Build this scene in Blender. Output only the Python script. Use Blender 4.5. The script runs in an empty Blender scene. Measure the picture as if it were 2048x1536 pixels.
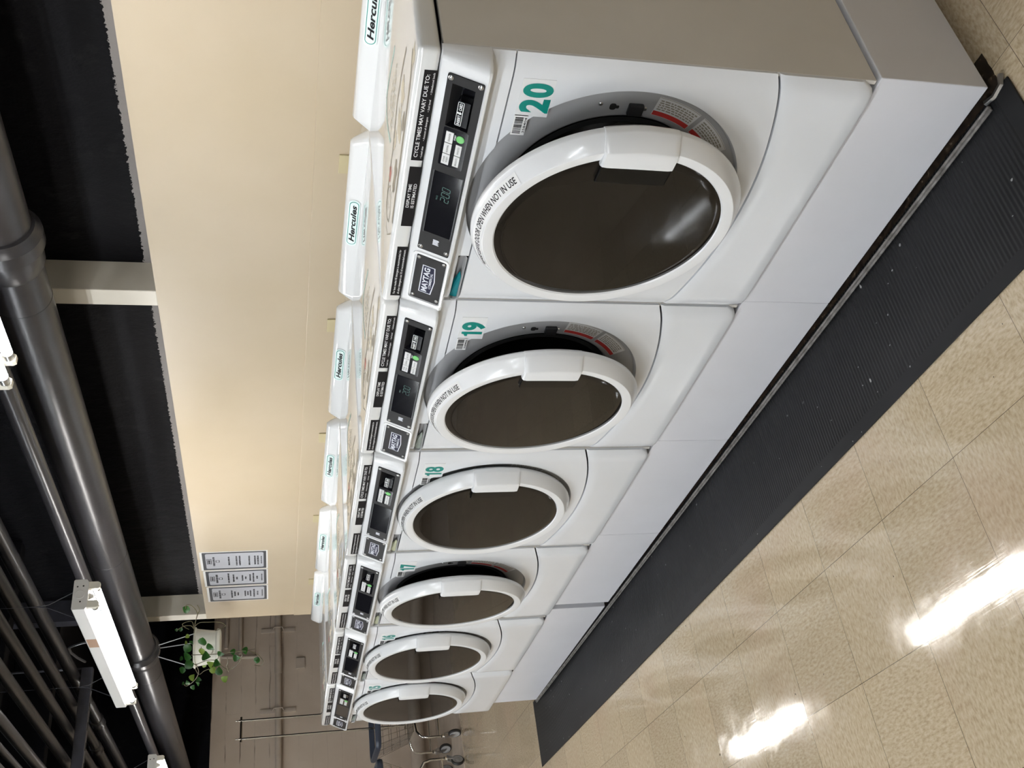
import bpy, bmesh, math, random
from mathutils import Matrix, Vector
R = math.radians
rnd = random.Random(7)
S = bpy.context.scene
COL = S.collection

# ------------------------------------------------------------------ camera / world / exposure
CAM = Vector((1.58505, -0.88311, 1.43709))
F = 1921.15                                    # focal length in pixels of a 2048 wide frame
CX = Vector((0.19901293, -0.13192644, -0.97107635))     # image right (the photo lies on its side)
CY = Vector((-0.56074488, -0.82798506, -0.00243272))    # image down
CZ = Vector((-0.80371577, 0.54501024, -0.2387568))      # view direction
cd = bpy.data.cameras.new('camera')
cd.sensor_fit = 'HORIZONTAL'; cd.sensor_width = 36.0; cd.lens = F / 2048 * 36.0
cd.clip_start = 0.02; cd.clip_end = 100
cam = bpy.data.objects.new('camera', cd); COL.objects.link(cam)
cam.matrix_world = Matrix(((CX.x, -CY.x, -CZ.x, CAM.x), (CX.y, -CY.y, -CZ.y, CAM.y),
                           (CX.z, -CY.z, -CZ.z, CAM.z), (0, 0, 0, 1)))
S.camera = cam
W = bpy.data.worlds.new('World'); S.world = W; W.use_nodes = True
W.node_tree.nodes['Background'].inputs[0].default_value = (.02, .02, .022, 1)
W.node_tree.nodes['Background'].inputs[1].default_value = 0.3
vs = S.view_settings
vs.view_transform = 'Standard'; vs.look = 'None'; vs.gamma = 1; vs.use_curve_mapping = False
vs.exposure = 0.0
TUBE_W = 25.0                                   # emission strength of the tubes over the washers
TUBE_B = 98.0                                   # and of the unseen rows added to light the washer fronts


def at(x, y, Y):
    """the point of plane y=Y seen at photo pixel x, y"""
    d = CX * ((x - 1024) / F) + CY * ((y - 768) / F) + CZ
    return CAM + d * ((Y - CAM.y) / d.y)


# ------------------------------------------------------------------ materials
def mat(name, col, rough=.5, metal=0.0, spec=.5, coat=0.0, emit=None, estr=0.0):
    m = bpy.data.materials.new(name); m.use_nodes = True
    b = m.node_tree.nodes['Principled BSDF']
    b.inputs['Base Color'].default_value = (*col, 1)
    b.inputs['Roughness'].default_value = rough
    b.inputs['Metallic'].default_value = metal
    b.inputs['Specular IOR Level'].default_value = spec
    b.inputs['Coat Weight'].default_value = coat
    b.inputs['Coat Roughness'].default_value = .06
    if emit:
        b.inputs['Emission Color'].default_value = (*emit, 1)
        b.inputs['Emission Strength'].default_value = estr
    return m


def N(m, typ, **kw):
    n = m.node_tree.nodes.new(typ)
    for k, v in kw.items():
        if k.startswith('_'):
            setattr(n, k[1:], v)
        else:
            key = k.replace('__', ' ')
            n.inputs[int(key[1:]) if key[0] == 'i' and key[1:].isdigit() else key].default_value = v
    return n


def LK(m, a, b): m.node_tree.links.new(a, b)
def bsdf(m): return m.node_tree.nodes['Principled BSDF']


def math_(m, op, a, b=None, c=None):
    n = N(m, 'ShaderNodeMath', _operation=op)
    for i, v in enumerate((a, b, c)):
        if v is None: continue
        if isinstance(v, (int, float)): n.inputs[i].default_value = v
        else: LK(m, v, n.inputs[i])
    return n.outputs[0]


def ramp(m, fac, stops):
    n = N(m, 'ShaderNodeValToRGB'); e = n.color_ramp.elements
    while len(e) < len(stops): e.new(.5)
    for i, (p, c) in enumerate(stops):
        e[i].position = p; e[i].color = (*c, 1)
    LK(m, fac, n.inputs[0]); return n.outputs[0]


def mixc(m, fac, a, b):
    n = N(m, 'ShaderNodeMix', _data_type='RGBA')
    if isinstance(fac, (int, float)): n.inputs[0].default_value = fac
    else: LK(m, fac, n.inputs[0])
    for i, v in ((6, a), (7, b)):
        if isinstance(v, tuple): n.inputs[i].default_value = (*v, 1)
        else: LK(m, v, n.inputs[i])
    return n.outputs[2]


def noise(m, vec, scale, detail=2.0, rough=.5):
    n = N(m, 'ShaderNodeTexNoise', Scale=scale, Detail=detail, Roughness=rough)
    if vec is not None: LK(m, vec, n.inputs['Vector'])
    return n.outputs[0]


def bump(m, h, strength=.2, dist=.01):
    n = N(m, 'ShaderNodeBump', Strength=strength, Distance=dist)
    LK(m, h, n.inputs['Height']); LK(m, n.outputs[0], bsdf(m).inputs['Normal'])


def coords(m): return N(m, 'ShaderNodeTexCoord').outputs['Object']


def scaled(m, vec, s, rot=(0, 0, 0)):
    n = N(m, 'ShaderNodeMapping'); n.inputs['Scale'].default_value = s; n.inputs['Rotation'].default_value = rot
    LK(m, vec, n.inputs[0]); return n.outputs[0]


def mottled(name, a, b, scale, rough=.4, bstr=0, **kw):
    m = mat(name, a, rough, **kw); v = coords(m)
    n = noise(m, v, scale, 4)
    LK(m, ramp(m, n, [(.35, a), (.7, b)]), bsdf(m).inputs['Base Color'])
    if bstr: bump(m, noise(m, v, scale * 6, 4), bstr, .004)
    return m


M = {}
M['enamel'] = mottled('white_enamel', (.76, .78, .81), (.72, .74, .765), 3, .16, coat=.5)
M['lid'] = mottled('white_lid_enamel', (.80, .81, .81), (.76, .77, .765), 3, .07, coat=.6)
M['side'] = mottled('side_enamel', (.72, .70, .665), (.66, .64, .60), 4, .2, coat=.3)
M['plastic'] = mat('white_plastic', (.79, .80, .81), .22, coat=.2)
M['ped'] = mottled('white_pedestal_paint', (.735, .735, .77), (.70, .70, .73), 5, .35)
M['black'] = mat('black_plastic', (.016, .016, .017), .32)
M['plate'] = mottled('black_plate', (.014, .013, .013), (.010, .009, .009), 30, .45, spec=.16)
M['gloss'] = mat('gloss_black', (.006, .006, .008), .06)
M['rubber'] = mat('black_rubber', (.012, .012, .012), .35)
M['grip'] = mat('grip_black', (.004, .004, .004), .12, spec=.14)
M['void'] = mat('dark_gap', (.01, .009, .008), .9)
M['greyp'] = mat('grey_plastic', (.40, .40, .405), .35)
M['chrome'] = mat('chrome', (.75, .74, .72), .12, metal=1)
M['steel'] = mat('steel', (.5, .5, .5), .3, metal=1)
M['drum'] = mat('steel_drum', (.30, .29, .28), .3, metal=1)
M['glass'] = mat('dark_tinted_glass', (.011, .009, .007), .03, spec=.17)
M['ink'] = mat('black_ink', (.009, .008, .009), .5, spec=.15)
M['white_ink'] = mat('white_ink', (.82, .82, .82), .5)
M['paper'] = mat('white_paper', (.80, .80, .79), .55)
M['teal'] = mat('teal_vinyl', (.0, .22, .18), .35)
M['tealpale'] = mat('pale_teal_print', (.42, .62, .58), .35)
M['pale'] = mat('pale_decal', (.70, .82, .80), .35)
M['red'] = mat('red_print', (.50, .035, .03), .4)
M['pink'] = mat('faded_red_print', (.62, .22, .19), .4)
M['beigeprint'] = mat('beige_print', (.62, .57, .45), .4)
M['greyprint'] = mat('grey_print', (.27, .25, .20), .35)
M['navy'] = mat('navy_enamel', (.006, .006, .028), .45, spec=.15)
M['silver'] = mat('silver_print', (.60, .62, .68), .3)
M['green'] = mat('green_button', (.16, .55, .15), .35)
M['button'] = mat('button_white', (.66, .66, .66), .4)
M['lcd'] = mat('display_digits', (.02, .085, .07), .4, emit=(.12, .62, .52), estr=.03)
M['scratch'] = mat('faded_marking', (.42, .40, .37), .5)
M['soap'] = mat('detergent_teal', (.0, .16, .19), .15)
M['soap2'] = mat('detergent_residue', (.42, .44, .30), .3)
M['soap3'] = mat('grey_tray', (.22, .25, .22), .3)
M['offwhite'] = mat('offwhite_fixture_paint', (.72, .71, .69), .35)
M['tube'] = mat('lit_tube', (.9, .9, .85), .4, emit=(1.0, .975, .96), estr=TUBE_W)
M['tube1'] = mat('lit_middle_tube', (.9, .9, .86), .4, emit=(1.0, .97, .94), estr=TUBE_W * 1.6)
M['tube2'] = mat('added_row_tube', (.9, .9, .88), .4, emit=(.925, .975, 1.02), estr=TUBE_B)
M['socket'] = mat('lamp_socket', (.74, .71, .62), .4)
M['copper'] = mat('bare_label', (.40, .24, .15), .5)
M['mailpaper'] = mat('grey_sign_print', (.45, .46, .50), .6)
M['signdark'] = mat('dark_sign_frame', (.055, .058, .065), .6)
M['pot'] = mottled('white_pot', (.76, .76, .68), (.70, .70, .62), 20, .4)
M['wire'] = mat('plastic_hanger', (.55, .55, .58), .4)
M['stem'] = mat('vine_stem', (.10, .085, .04), .6)
M['leaf'] = mottled('leaf_green', (.012, .048, .009), (.026, .085, .014), 30, .35, spec=.3)
M['leafy'] = mottled('leaf_yellow_green', (.10, .17, .02), (.17, .22, .04), 30, .4, spec=.3)
M['outlet'] = mat('beige_cover_plate', (.52, .45, .27), .45)
M['vinyl'] = mat('blue_grey_vinyl', (.035, .045, .07), .45)
M['vinylt'] = mat('dark_teal_vinyl', (.02, .045, .055), .5)
M['tyre'] = mat('caster_rubber', (.02, .019, .018), .5)
M['trimmetal'] = mottled('worn_metal_trim', (.30, .285, .27), (.12, .11, .10), 40, .5, metal=.2)
M['dirt'] = mottled('dirty_floor_edge', (.045, .032, .022), (.012, .010, .008), 45, .8, bstr=.3)

# floor: 12 inch vinyl composition tiles, flecks turned by a quarter from tile to tile
def floor_mat():
    m = mat('vinyl_tile_floor', (.5, .42, .3), .2); v = coords(m); T = .3048
    sep = N(m, 'ShaderNodeSeparateXYZ'); LK(m, v, sep.inputs[0])
    u = math_(m, 'DIVIDE', sep.outputs[0], T); w = math_(m, 'DIVIDE', sep.outputs[1], T)
    fu = math_(m, 'FLOOR', u); fw = math_(m, 'FLOOR', w)
    par = math_(m, 'MODULO', math_(m, 'ADD', math_(m, 'ADD', fu, fw), 200.0), 2.0)
    par = math_(m, 'GREATER_THAN', par, .5)
    cid = N(m, 'ShaderNodeCombineXYZ'); LK(m, fu, cid.inputs[0]); LK(m, fw, cid.inputs[1])
    wn = N(m, 'ShaderNodeTexWhiteNoise', _noise_dimensions='3D'); LK(m, cid.outputs[0], wn.inputs['Vector'])
    a = noise(m, scaled(m, v, (62, 150, 1)), 1.0, 3, .6)
    b = noise(m, scaled(m, v, (150, 62, 1)), 1.0, 3, .6)
    mx = N(m, 'ShaderNodeMix'); LK(m, par, mx.inputs[0]); LK(m, a, mx.inputs[2]); LK(m, b, mx.inputs[3])
    fleck = mx.outputs[0]
    base = ramp(m, fleck, [(.32, (.40, .305, .190)), (.45, (.50, .395, .258)), (.56, (.555, .45, .305)), (.70, (.61, .51, .365))])
    big = noise(m, v, 2.3, 3)
    base = mixc(m, ramp(m, big, [(.50, (0, 0, 0)), (.72, (.35, .35, .35))]), base, (.50, .335, .235))
    tint = math_(m, 'MULTIPLY_ADD', wn.outputs[0], .12, .94)
    hsv = N(m, 'ShaderNodeHueSaturation'); LK(m, base, hsv.inputs['Color']); LK(m, tint, hsv.inputs['Value'])
    # joints
    def edge(x):
        fr = math_(m, 'FRACT', x)
        d = math_(m, 'MINIMUM', fr, math_(m, 'SUBTRACT', 1.0, fr))
        return math_(m, 'LESS_THAN', d, .0019)
    j = math_(m, 'MAXIMUM', edge(u), edge(w))
    col = mixc(m, j, hsv.outputs[0], (.06, .04, .025))
    spots = math_(m, 'GREATER_THAN', noise(m, v, 42, 1), .80)
    col = mixc(m, spots, col, (.10, .07, .045))
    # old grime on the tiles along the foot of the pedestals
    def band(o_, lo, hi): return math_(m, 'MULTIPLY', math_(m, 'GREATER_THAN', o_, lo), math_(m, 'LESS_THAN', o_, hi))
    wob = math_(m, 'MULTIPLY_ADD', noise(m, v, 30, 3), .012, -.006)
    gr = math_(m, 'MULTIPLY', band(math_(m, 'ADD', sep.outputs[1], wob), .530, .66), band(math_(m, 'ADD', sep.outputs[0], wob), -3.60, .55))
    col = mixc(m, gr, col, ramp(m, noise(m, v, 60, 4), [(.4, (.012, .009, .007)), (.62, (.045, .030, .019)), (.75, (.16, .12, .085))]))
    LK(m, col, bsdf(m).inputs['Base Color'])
    r = ramp(m, noise(m, scaled(m, v, (1, 1, 1)), 5, 5, .65), [(.35, (.06, .06, .06)), (.62, (.16, .16, .16))])
    LK(m, r, bsdf(m).inputs['Roughness'])
    h1 = noise(m, v, 4.5, 3, .55); h2 = noise(m, scaled(m, v, (9, 160, 1)), 1.0, 3)
    h = math_(m, 'ADD', math_(m, 'MULTIPLY', h1, .8), math_(m, 'MULTIPLY', h2, .03))
    # every tile lies at a slightly different tilt
    sc_ = N(m, 'ShaderNodeSeparateColor'); LK(m, wn.outputs[1], sc_.inputs[0])
    for f_, k_ in ((math_(m, 'FRACT', u), 0), (math_(m, 'FRACT', w), 1)):
        h = math_(m, 'ADD', h, math_(m, 'MULTIPLY', math_(m, 'MULTIPLY', math_(m, 'SUBTRACT', f_, .5), math_(m, 'SUBTRACT', sc_.outputs[k_], .5)), .55))
    bump(m, h, .055, .05)
    bsdf(m).inputs['Specular IOR Level'].default_value = .55
    bsdf(m).inputs['Coat Weight'].default_value = .7; bsdf(m).inputs['Coat Roughness'].default_value = .06
    return m
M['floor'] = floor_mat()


def wall_mat():
    m = mat('cream_wall_paint', (.74, .68, .54), .38); v = coords(m)
    LK(m, ramp(m, noise(m, v, 1.6, 4), [(.3, (.475, .390, .265)), (.7, (.525, .44, .318))]), bsdf(m).inputs['Base Color'])
    bump(m, noise(m, v, 7, 5, .6), .05, .03); return m
M['wall'] = wall_mat()


def black_wall_mat():
    # rough black paint with an unpainted grey strip behind the ledge
    m = mat('rough_black_wall', (.01, .01, .011), .6, spec=.12); v = coords(m)
    sep = N(m, 'ShaderNodeSeparateXYZ'); LK(m, v, sep.inputs[0])
    lim = math_(m, 'MULTIPLY_ADD', noise(m, v, 55, 4, .7), .035, 1.874)
    low = math_(m, 'LESS_THAN', sep.outputs[2], lim)
    st = noise(m, scaled(m, v, (14, 14, 9), (0, .6, 0)), 1.0, 6, .62)
    blk = ramp(m, st, [(.58, (.0022, .0021, .0034)), (.74, (.011, .011, .012))])
    LK(m, mixc(m, low, blk, (.30, .28, .27)), bsdf(m).inputs['Base Color'])
    bump(m, st, .4, .02); return m
M['bwall'] = black_wall_mat()
M['wallf'] = mottled('tan_wall_paint', (.30, .26, .20), (.26, .225, .17), 4, .6)
M['ceiling'] = mottled('black_ceiling_paint', (.003, .003, .0045), (.006, .006, .0075), 6, .6, bstr=.2, spec=.15)
M['pipe'] = mottled('charcoal_pipe_paint', (.030, .029, .032), (.022, .021, .024), 8, .30, bstr=.10)
M['pipedark'] = mottled('dark_pipe_paint', (.026, .026, .029), (.019, .019, .021), 10, .33, bstr=.10)
M['strut'] = mottled('dark_strut_paint', (.055, .056, .072), (.035, .035, .042), 12, .38)


def brick_mat():
    m = mat('tan_painted_brick', (.3, .24, .19), .62); v = coords(m)
    vv = N(m, 'ShaderNodeSeparateXYZ'); LK(m, v, vv.inputs[0])
    cb = N(m, 'ShaderNodeCombineXYZ'); LK(m, vv.outputs[1], cb.inputs[0]); LK(m, vv.outputs[2], cb.inputs[1])
    br = N(m, 'ShaderNodeTexBrick', Scale=1.0); nv = N(m, 'ShaderNodeTexNoise', Scale=3.0, Detail=3.0); LK(m, v, nv.inputs['Vector'])
    ad = N(m, 'ShaderNodeVectorMath', _operation='MULTIPLY_ADD'); LK(m, nv.outputs[1], ad.inputs[0]); ad.inputs[1].default_value = (.10, .035, 0); LK(m, cb.outputs[0], ad.inputs[2])
    LK(m, ad.outputs[0], br.inputs['Vector'])
    br.inputs['Brick Width'].default_value = 1.15; br.inputs['Row Height'].default_value = .125
    br.inputs['Mortar Size'].default_value = .006; br.inputs['Mortar Smooth'].default_value = .4
    br.inputs['Color1'].default_value = (1, 1, 1, 1); br.inputs['Color2'].default_value = (1, 1, 1, 1)
    br.inputs['Mortar'].default_value = (0, 0, 0, 1)
    wear = ramp(m, noise(m, v, 4, 3), [(.46, (.06, .06, .06)), (.62, (.8, .8, .8))])
    hz = N(m, 'ShaderNodeMapRange'); hz.inputs[1].default_value = 1.2; hz.inputs[2].default_value = 1.62; hz.inputs[3].default_value = .12; hz.inputs[4].default_value = 1.25; LK(m, vv.outputs[2], hz.inputs[0])
    jn = math_(m, 'MULTIPLY', math_(m, 'MULTIPLY', math_(m, 'SUBTRACT', 1.0, br.outputs['Color']), wear), hz.outputs[0])
    base = ramp(m, noise(m, v, 3, 5), [(.3, (.50, .405, .315)), (.7, (.57, .475, .38))])
    LK(m, mixc(m, math_(m, 'MULTIPLY', jn, .75), base, (.10, .068, .048)), bsdf(m).inputs['Base Color'])
    h = math_(m, 'SUBTRACT', math_(m, 'MULTIPLY', noise(m, v, 14, 6, .6), .6), jn)
    bump(m, h, .24, .012); return m
M['brick'] = brick_mat()
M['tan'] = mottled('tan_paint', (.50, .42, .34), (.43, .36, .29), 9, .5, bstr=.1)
M['column'] = mottled('column_paint', (.70, .655, .56), (.63, .585, .49), 4, .4, bstr=.06)


def mat_mat():
    m = mat('ribbed_black_rubber', (.02, .02, .022), .5, spec=.28); v = coords(m)
    sep = N(m, 'ShaderNodeSeparateXYZ'); LK(m, v, sep.inputs[0])
    w = math_(m, 'SINE', math_(m, 'MULTIPLY', sep.outputs[0], 2 * math.pi / .0115))
    # the rib field stops a few centimetres before the rim
    inside = math_(m, 'MULTIPLY', math_(m, 'GREATER_THAN', sep.outputs[1], .038), math_(m, 'LESS_THAN', sep.outputs[0], 4.345))
    h = math_(m, 'MULTIPLY', w, inside)
    specks = math_(m, 'GREATER_THAN', noise(m, v, 62, 0), .845)
    col = ramp(m, noise(m, v, 3, 4), [(.35, (.008, .008, .009)), (.7, (.014, .014, .0155))])
    LK(m, mixc(m, specks, col, (.34, .34, .34)), bsdf(m).inputs['Base Color'])
    bump(m, h, .38, .0022); return m
M['mat'] = mat_mat()


# ------------------------------------------------------------------ mesh building
_text_cache = {}
def text_geo(s, bold=0.0, shear=0.0, spacing=1.0):
    key = (s, bold, shear, spacing)
    if key not in _text_cache:
        c = bpy.data.curves.new('t', 'FONT'); c.body = s; c.size = 1.0; c.offset = bold; c.shear = shear
        c.space_character = spacing; c.resolution_u = 3 if len(s) > 2 else 8; c.fill_mode = 'BOTH'
        o = bpy.data.objects.new('t', c); COL.objects.link(o)
        me = o.to_mesh()
        vs_ = [(v.co.x, v.co.y) for v in me.vertices]; fs = [tuple(p.vertices) for p in me.polygons]
        o.to_mesh_clear(); bpy.data.objects.remove(o); bpy.data.curves.remove(c)
        x0 = min(v[0] for v in vs_); x1 = max(v[0] for v in vs_); y0 = min(v[1] for v in vs_); y1 = max(v[1] for v in vs_)
        _text_cache[key] = (vs_, fs, (x0, x1, y0, y1))
    return _text_cache[key]


class MB:
    def __init__(self): self.bm = bmesh.new(); self.mi = 0
    def use(self, i): self.mi = i; return self
    def faces(self, vs_, fs):
        v = [self.bm.verts.new(p) for p in vs_]; out = []
        for f in fs:
            try: fc = self.bm.faces.new([v[i] for i in f]); fc.material_index = self.mi; out.append(fc)
            except ValueError: pass
        return v, out
    def box(self, x0, x1, y0, y1, z0, z1, bev=0.0, mx=None, seg=2):
        vs_ = [(x, y, z) for z in (z0, z1) for y in (y0, y1) for x in (x0, x1)]
        v, f = self.faces(vs_, [(0, 2, 3, 1), (4, 5, 7, 6), (0, 1, 5, 4), (2, 6, 7, 3), (0, 4, 6, 2), (1, 3, 7, 5)])
        if bev:
            es = list({e for fc in f for e in fc.edges})
            r = bmesh.ops.bevel(self.bm, geom=es, offset=bev, segments=seg, profile=.5, affect='EDGES')
            for fc in r['faces']: fc.material_index = self.mi
            v = list({x for fc in r['faces'] for x in fc.verts} | {x for x in v if x.is_valid})
        if mx is not None:
            for x in v: x.co = mx @ x.co
        return self
    def prism(self, poly, d0, d1, axes):
        """poly of (a, b) pairs pushed from d0 to d1; axes maps (a, b, d) to a point"""
        n = len(poly)
        vs_ = [axes(a, b, d0) for a, b in poly] + [axes(a, b, d1) for a, b in poly]
        fs = [tuple(range(n))[::-1], tuple(range(n, 2 * n))] + [(i, (i + 1) % n, n + (i + 1) % n, n + i) for i in range(n)]
        self.faces(vs_, fs); return self
    def grid(self, rows, closed=False):
        nr, nc = len(rows), len(rows[0])
        vs_ = [p for r in rows for p in r]; fs = []
        for i in range(nr - 1):
            for j in range(nc if closed else nc - 1):
                k = (j + 1) % nc
                fs.append((i * nc + j, i * nc + k, (i + 1) * nc + k, (i + 1) * nc + j))
        return self.faces(vs_, fs)
    def lathe(self, prof, axes, seg=64):
        """prof of (r, h); axes maps (x, y, h)"""
        rows = []
        for r, h in prof:
            rows.append([axes(r * math.cos(2 * math.pi * k / seg), r * math.sin(2 * math.pi * k / seg), h) for k in range(seg)])
        self.grid(rows, True)
        return self
    def tube(self, pts, r, seg=10, cap=True):
        pts = [Vector(p) for p in pts]; rows = []
        up = None
        for i, p in enumerate(pts):
            t = (pts[min(i + 1, len(pts) - 1)] - pts[max(i - 1, 0)]).normalized()
            if up is None:
                up = Vector((0, 0, 1)) if abs(t.z) < .9 else Vector((1, 0, 0))
            a = t.cross(up).normalized(); b = a.cross(t).normalized(); up = b
            rr = r[i] if isinstance(r, (list, tuple)) else r
            rows.append([p + a * rr * math.cos(2 * math.pi * k / seg) + b * rr * math.sin(2 * math.pi * k / seg) for k in range(seg)])
        v, f = self.grid(rows, True)
        if cap:
            for s in (v[:seg], v[-seg:]):
                try: self.bm.faces.new(s).material_index = self.mi
                except ValueError: pass
        return self
    def text(self, s, fr, height, width=None, align='c', bold=0.0, shear=0.0, spacing=1.0, off=.0006, warp=None):
        """fr = function (u, v, n) -> point; cap height and total width in metres"""
        vs_, fs, (x0, x1, y0, y1) = text_geo(s, bold, shear, spacing)
        sy = height / .7; sx = width / (x1 - x0) if width else sy
        w = (x1 - x0) * sx
        ox = {'c': -w / 2, 'l': 0, 'r': -w}[align]
        P = [fr(ox + (x - x0) * sx, y * sy, off) for x, y in vs_]
        self.faces(P, fs); return self
    def build(self, name, mats, parent=None, smooth=35, loc=None, bevel=0, data_only=False):
        bmesh.ops.recalc_face_normals(self.bm, faces=self.bm.faces) if not getattr(self, 'norecalc', False) else None
        me = bpy.data.meshes.new(name); self.bm.to_mesh(me); self.bm.free()
        for m in (mats if isinstance(mats, (list, tuple)) else [mats]): me.materials.append(m)
        if smooth:
            me.polygons.foreach_set('use_smooth', [True] * len(me.polygons))
            me.set_sharp_from_angle(angle=R(smooth))
        o = bpy.data.objects.new(name, me); COL.objects.link(o)
        if parent is not None: o.parent = parent
        if loc: o.location = loc
        if bevel:
            b = o.modifiers.new('bevel', 'BEVEL'); b.width = bevel; b.segments = 2; b.limit_method = 'ANGLE'; b.angle_limit = R(40)
            b.harden_normals = True
        return o


def tag(o, label=None, cat=None, group=None, kind=None):
    for k, v in (('label', label), ('category', cat), ('group', group), ('kind', kind)):
        if v: o[k] = v
    return o


def empty(name, loc, label, cat, group=None, rz=0):
    o = bpy.data.objects.new(name, None); COL.objects.link(o); o.location = loc; o.rotation_euler.z = rz
    o.empty_display_size = .05
    return tag(o, label, cat, group)


def struct(name, mb, m, **kw):
    o = mb.build(name, m, **kw); o['kind'] = 'structure'; return o


def children(o): return [c for c in bpy.data.objects if c.parent == o]


def copy_tree(o, parent=None):
    c = o.copy(); COL.objects.link(c); c.parent = parent
    for ch in children(o): copy_tree(ch, c)
    return c


def rrect(x0, x1, y0, y1, r, n=4):
    pts = []
    for cx, cy, a in ((x1 - r, y1 - r, 0), (x0 + r, y1 - r, 90), (x0 + r, y0 + r, 180), (x1 - r, y0 + r, 270)):
        for i in range(n + 1):
            t = R(a + 90 * i / n); pts.append((cx + r * math.cos(t), cy + r * math.sin(t)))
    return pts


XYZ = lambda a, b, d: (a, b, d)
XZ = lambda a, b, d: (a, d, b)          # polygon in x-z pushed along y
YZ = lambda a, b, d: (d, a, b)          # polygon in y-z pushed along x

# ------------------------------------------------------------------ the room
YW, YB, ZL = 1.38, 1.51, 1.845          # ledge wall face, recessed black wall, ledge height
XE, XF = -4.327, -7.40                  # end of the ledge wall, far brick wall
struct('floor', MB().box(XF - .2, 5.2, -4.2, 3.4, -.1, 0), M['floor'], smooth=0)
struct('ceiling', MB().box(XF - .2, 5.2, -4.2, 3.4, 2.95, 3.1), M['ceiling'], smooth=0)
struct('wall_back', MB().box(XE, 5.0, YW, YB, 0, ZL), M['wall'], smooth=0)
struct('wall_back_upper', MB().box(XE, 5.0, YB, YB + .12, 0, 2.95), M['bwall'], smooth=0)
struct('wall_far_back', MB().box(XF, 5.2, 3.2, 3.4, 0, 2.95), M['ceiling'], smooth=0)
struct('wall_left', MB().box(XF - .2, XF, -4.0, 3.4, 0, 1.985), M['brick'], smooth=0)
struct('wall_left_upper', MB().box(XF - .2, XF + .004, -4.0, 3.4, 1.985, 2.95), M['bwall'], smooth=0)
struct('wall_front', MB().box(XF - .2, 5.2, -4.2, -4.0, 0, 2.95), M['wallf'], smooth=0)
struct('wall_right', MB().box(5.0, 5.2, -4.0, 3.4, 0, 2.95), M['wallf'], smooth=0)
# the thin tan strip under the carts at the far wall
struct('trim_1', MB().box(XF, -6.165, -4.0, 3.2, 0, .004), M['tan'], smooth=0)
# shallow ledge moulding low on the cream wall and the two boxed columns
struct('trim_2', MB().box(XE, 5.0, YW - .006, YW, .9, 1.325, .002), M['wall'], smooth=0)
for i, x in enumerate((-1.262, -4.327)):
    mb = MB().box(x, x + .082, YW, YB + .02, ZL - .001, 2.30, .003); mb.use(1).box(x, x + .082, YW, YB + .02, 2.30, 2.95)
    tag(mb.build('column', [M['column'], M['strut']], smooth=0),
        ('cream boxed column rising from the ledge wall near the outlets' if i == 0 else
         'cream boxed column at the end of the ledge wall beside the hanging planter'), 'column', 'boxed columns above the ledge wall')
# ceiling joists (black)
for i, x in enumerate((-1.2, -2.35, -3.5, -4.65, -5.8)):
    o = struct('trim_%d' % (3 + i), MB().box(x, x + .09, -4.0, YB, 2.72, 2.95, .004), M['ceiling'], smooth=0)

# ------------------------------------------------------------------ washing machine
W0 = .70; ZB = .288; YF = .529
DC = (.35, .765)                        # centre of the door


def yprof(x):
    e = min(x, W0 - x)
    return .015 * max(0, (.05 - e) / .05) ** 2.2


def arc_z(x): return .441 + (.975 - math.sqrt(.975 ** 2 - (x - .35) ** 2))


def flange(mb, depth):
    es = [e for e in mb.bm.edges if e.is_boundary]
    r = bmesh.ops.extrude_edge_only(mb.bm, edges=es)
    for v in r['geom']:
        if isinstance(v, bmesh.types.BMVert): v.co.y += depth


def face_fr(u0, v0):
    """frame on the sloping console face: u along the row, v down the slope from the top edge"""
    d = Vector((0, -.037, -.079)).normalized(); n = Vector((0, -d.z * -1, 0)); n = Vector((1, 0, 0)).cross(d)
    if n.y > 0: n = -n
    P0 = Vector((0, -.003, 1.154 - ZB))
    return lambda u, v, h: tuple(P0 + Vector((u0 + u, 0, 0)) - d * v + d * v0 + n * h)


def front_fr(x0, z0, y=0.0):
    return lambda u, v, h: (x0 + u, y - h, z0 + v - ZB)


DRAWER_INSERT = {}


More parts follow.
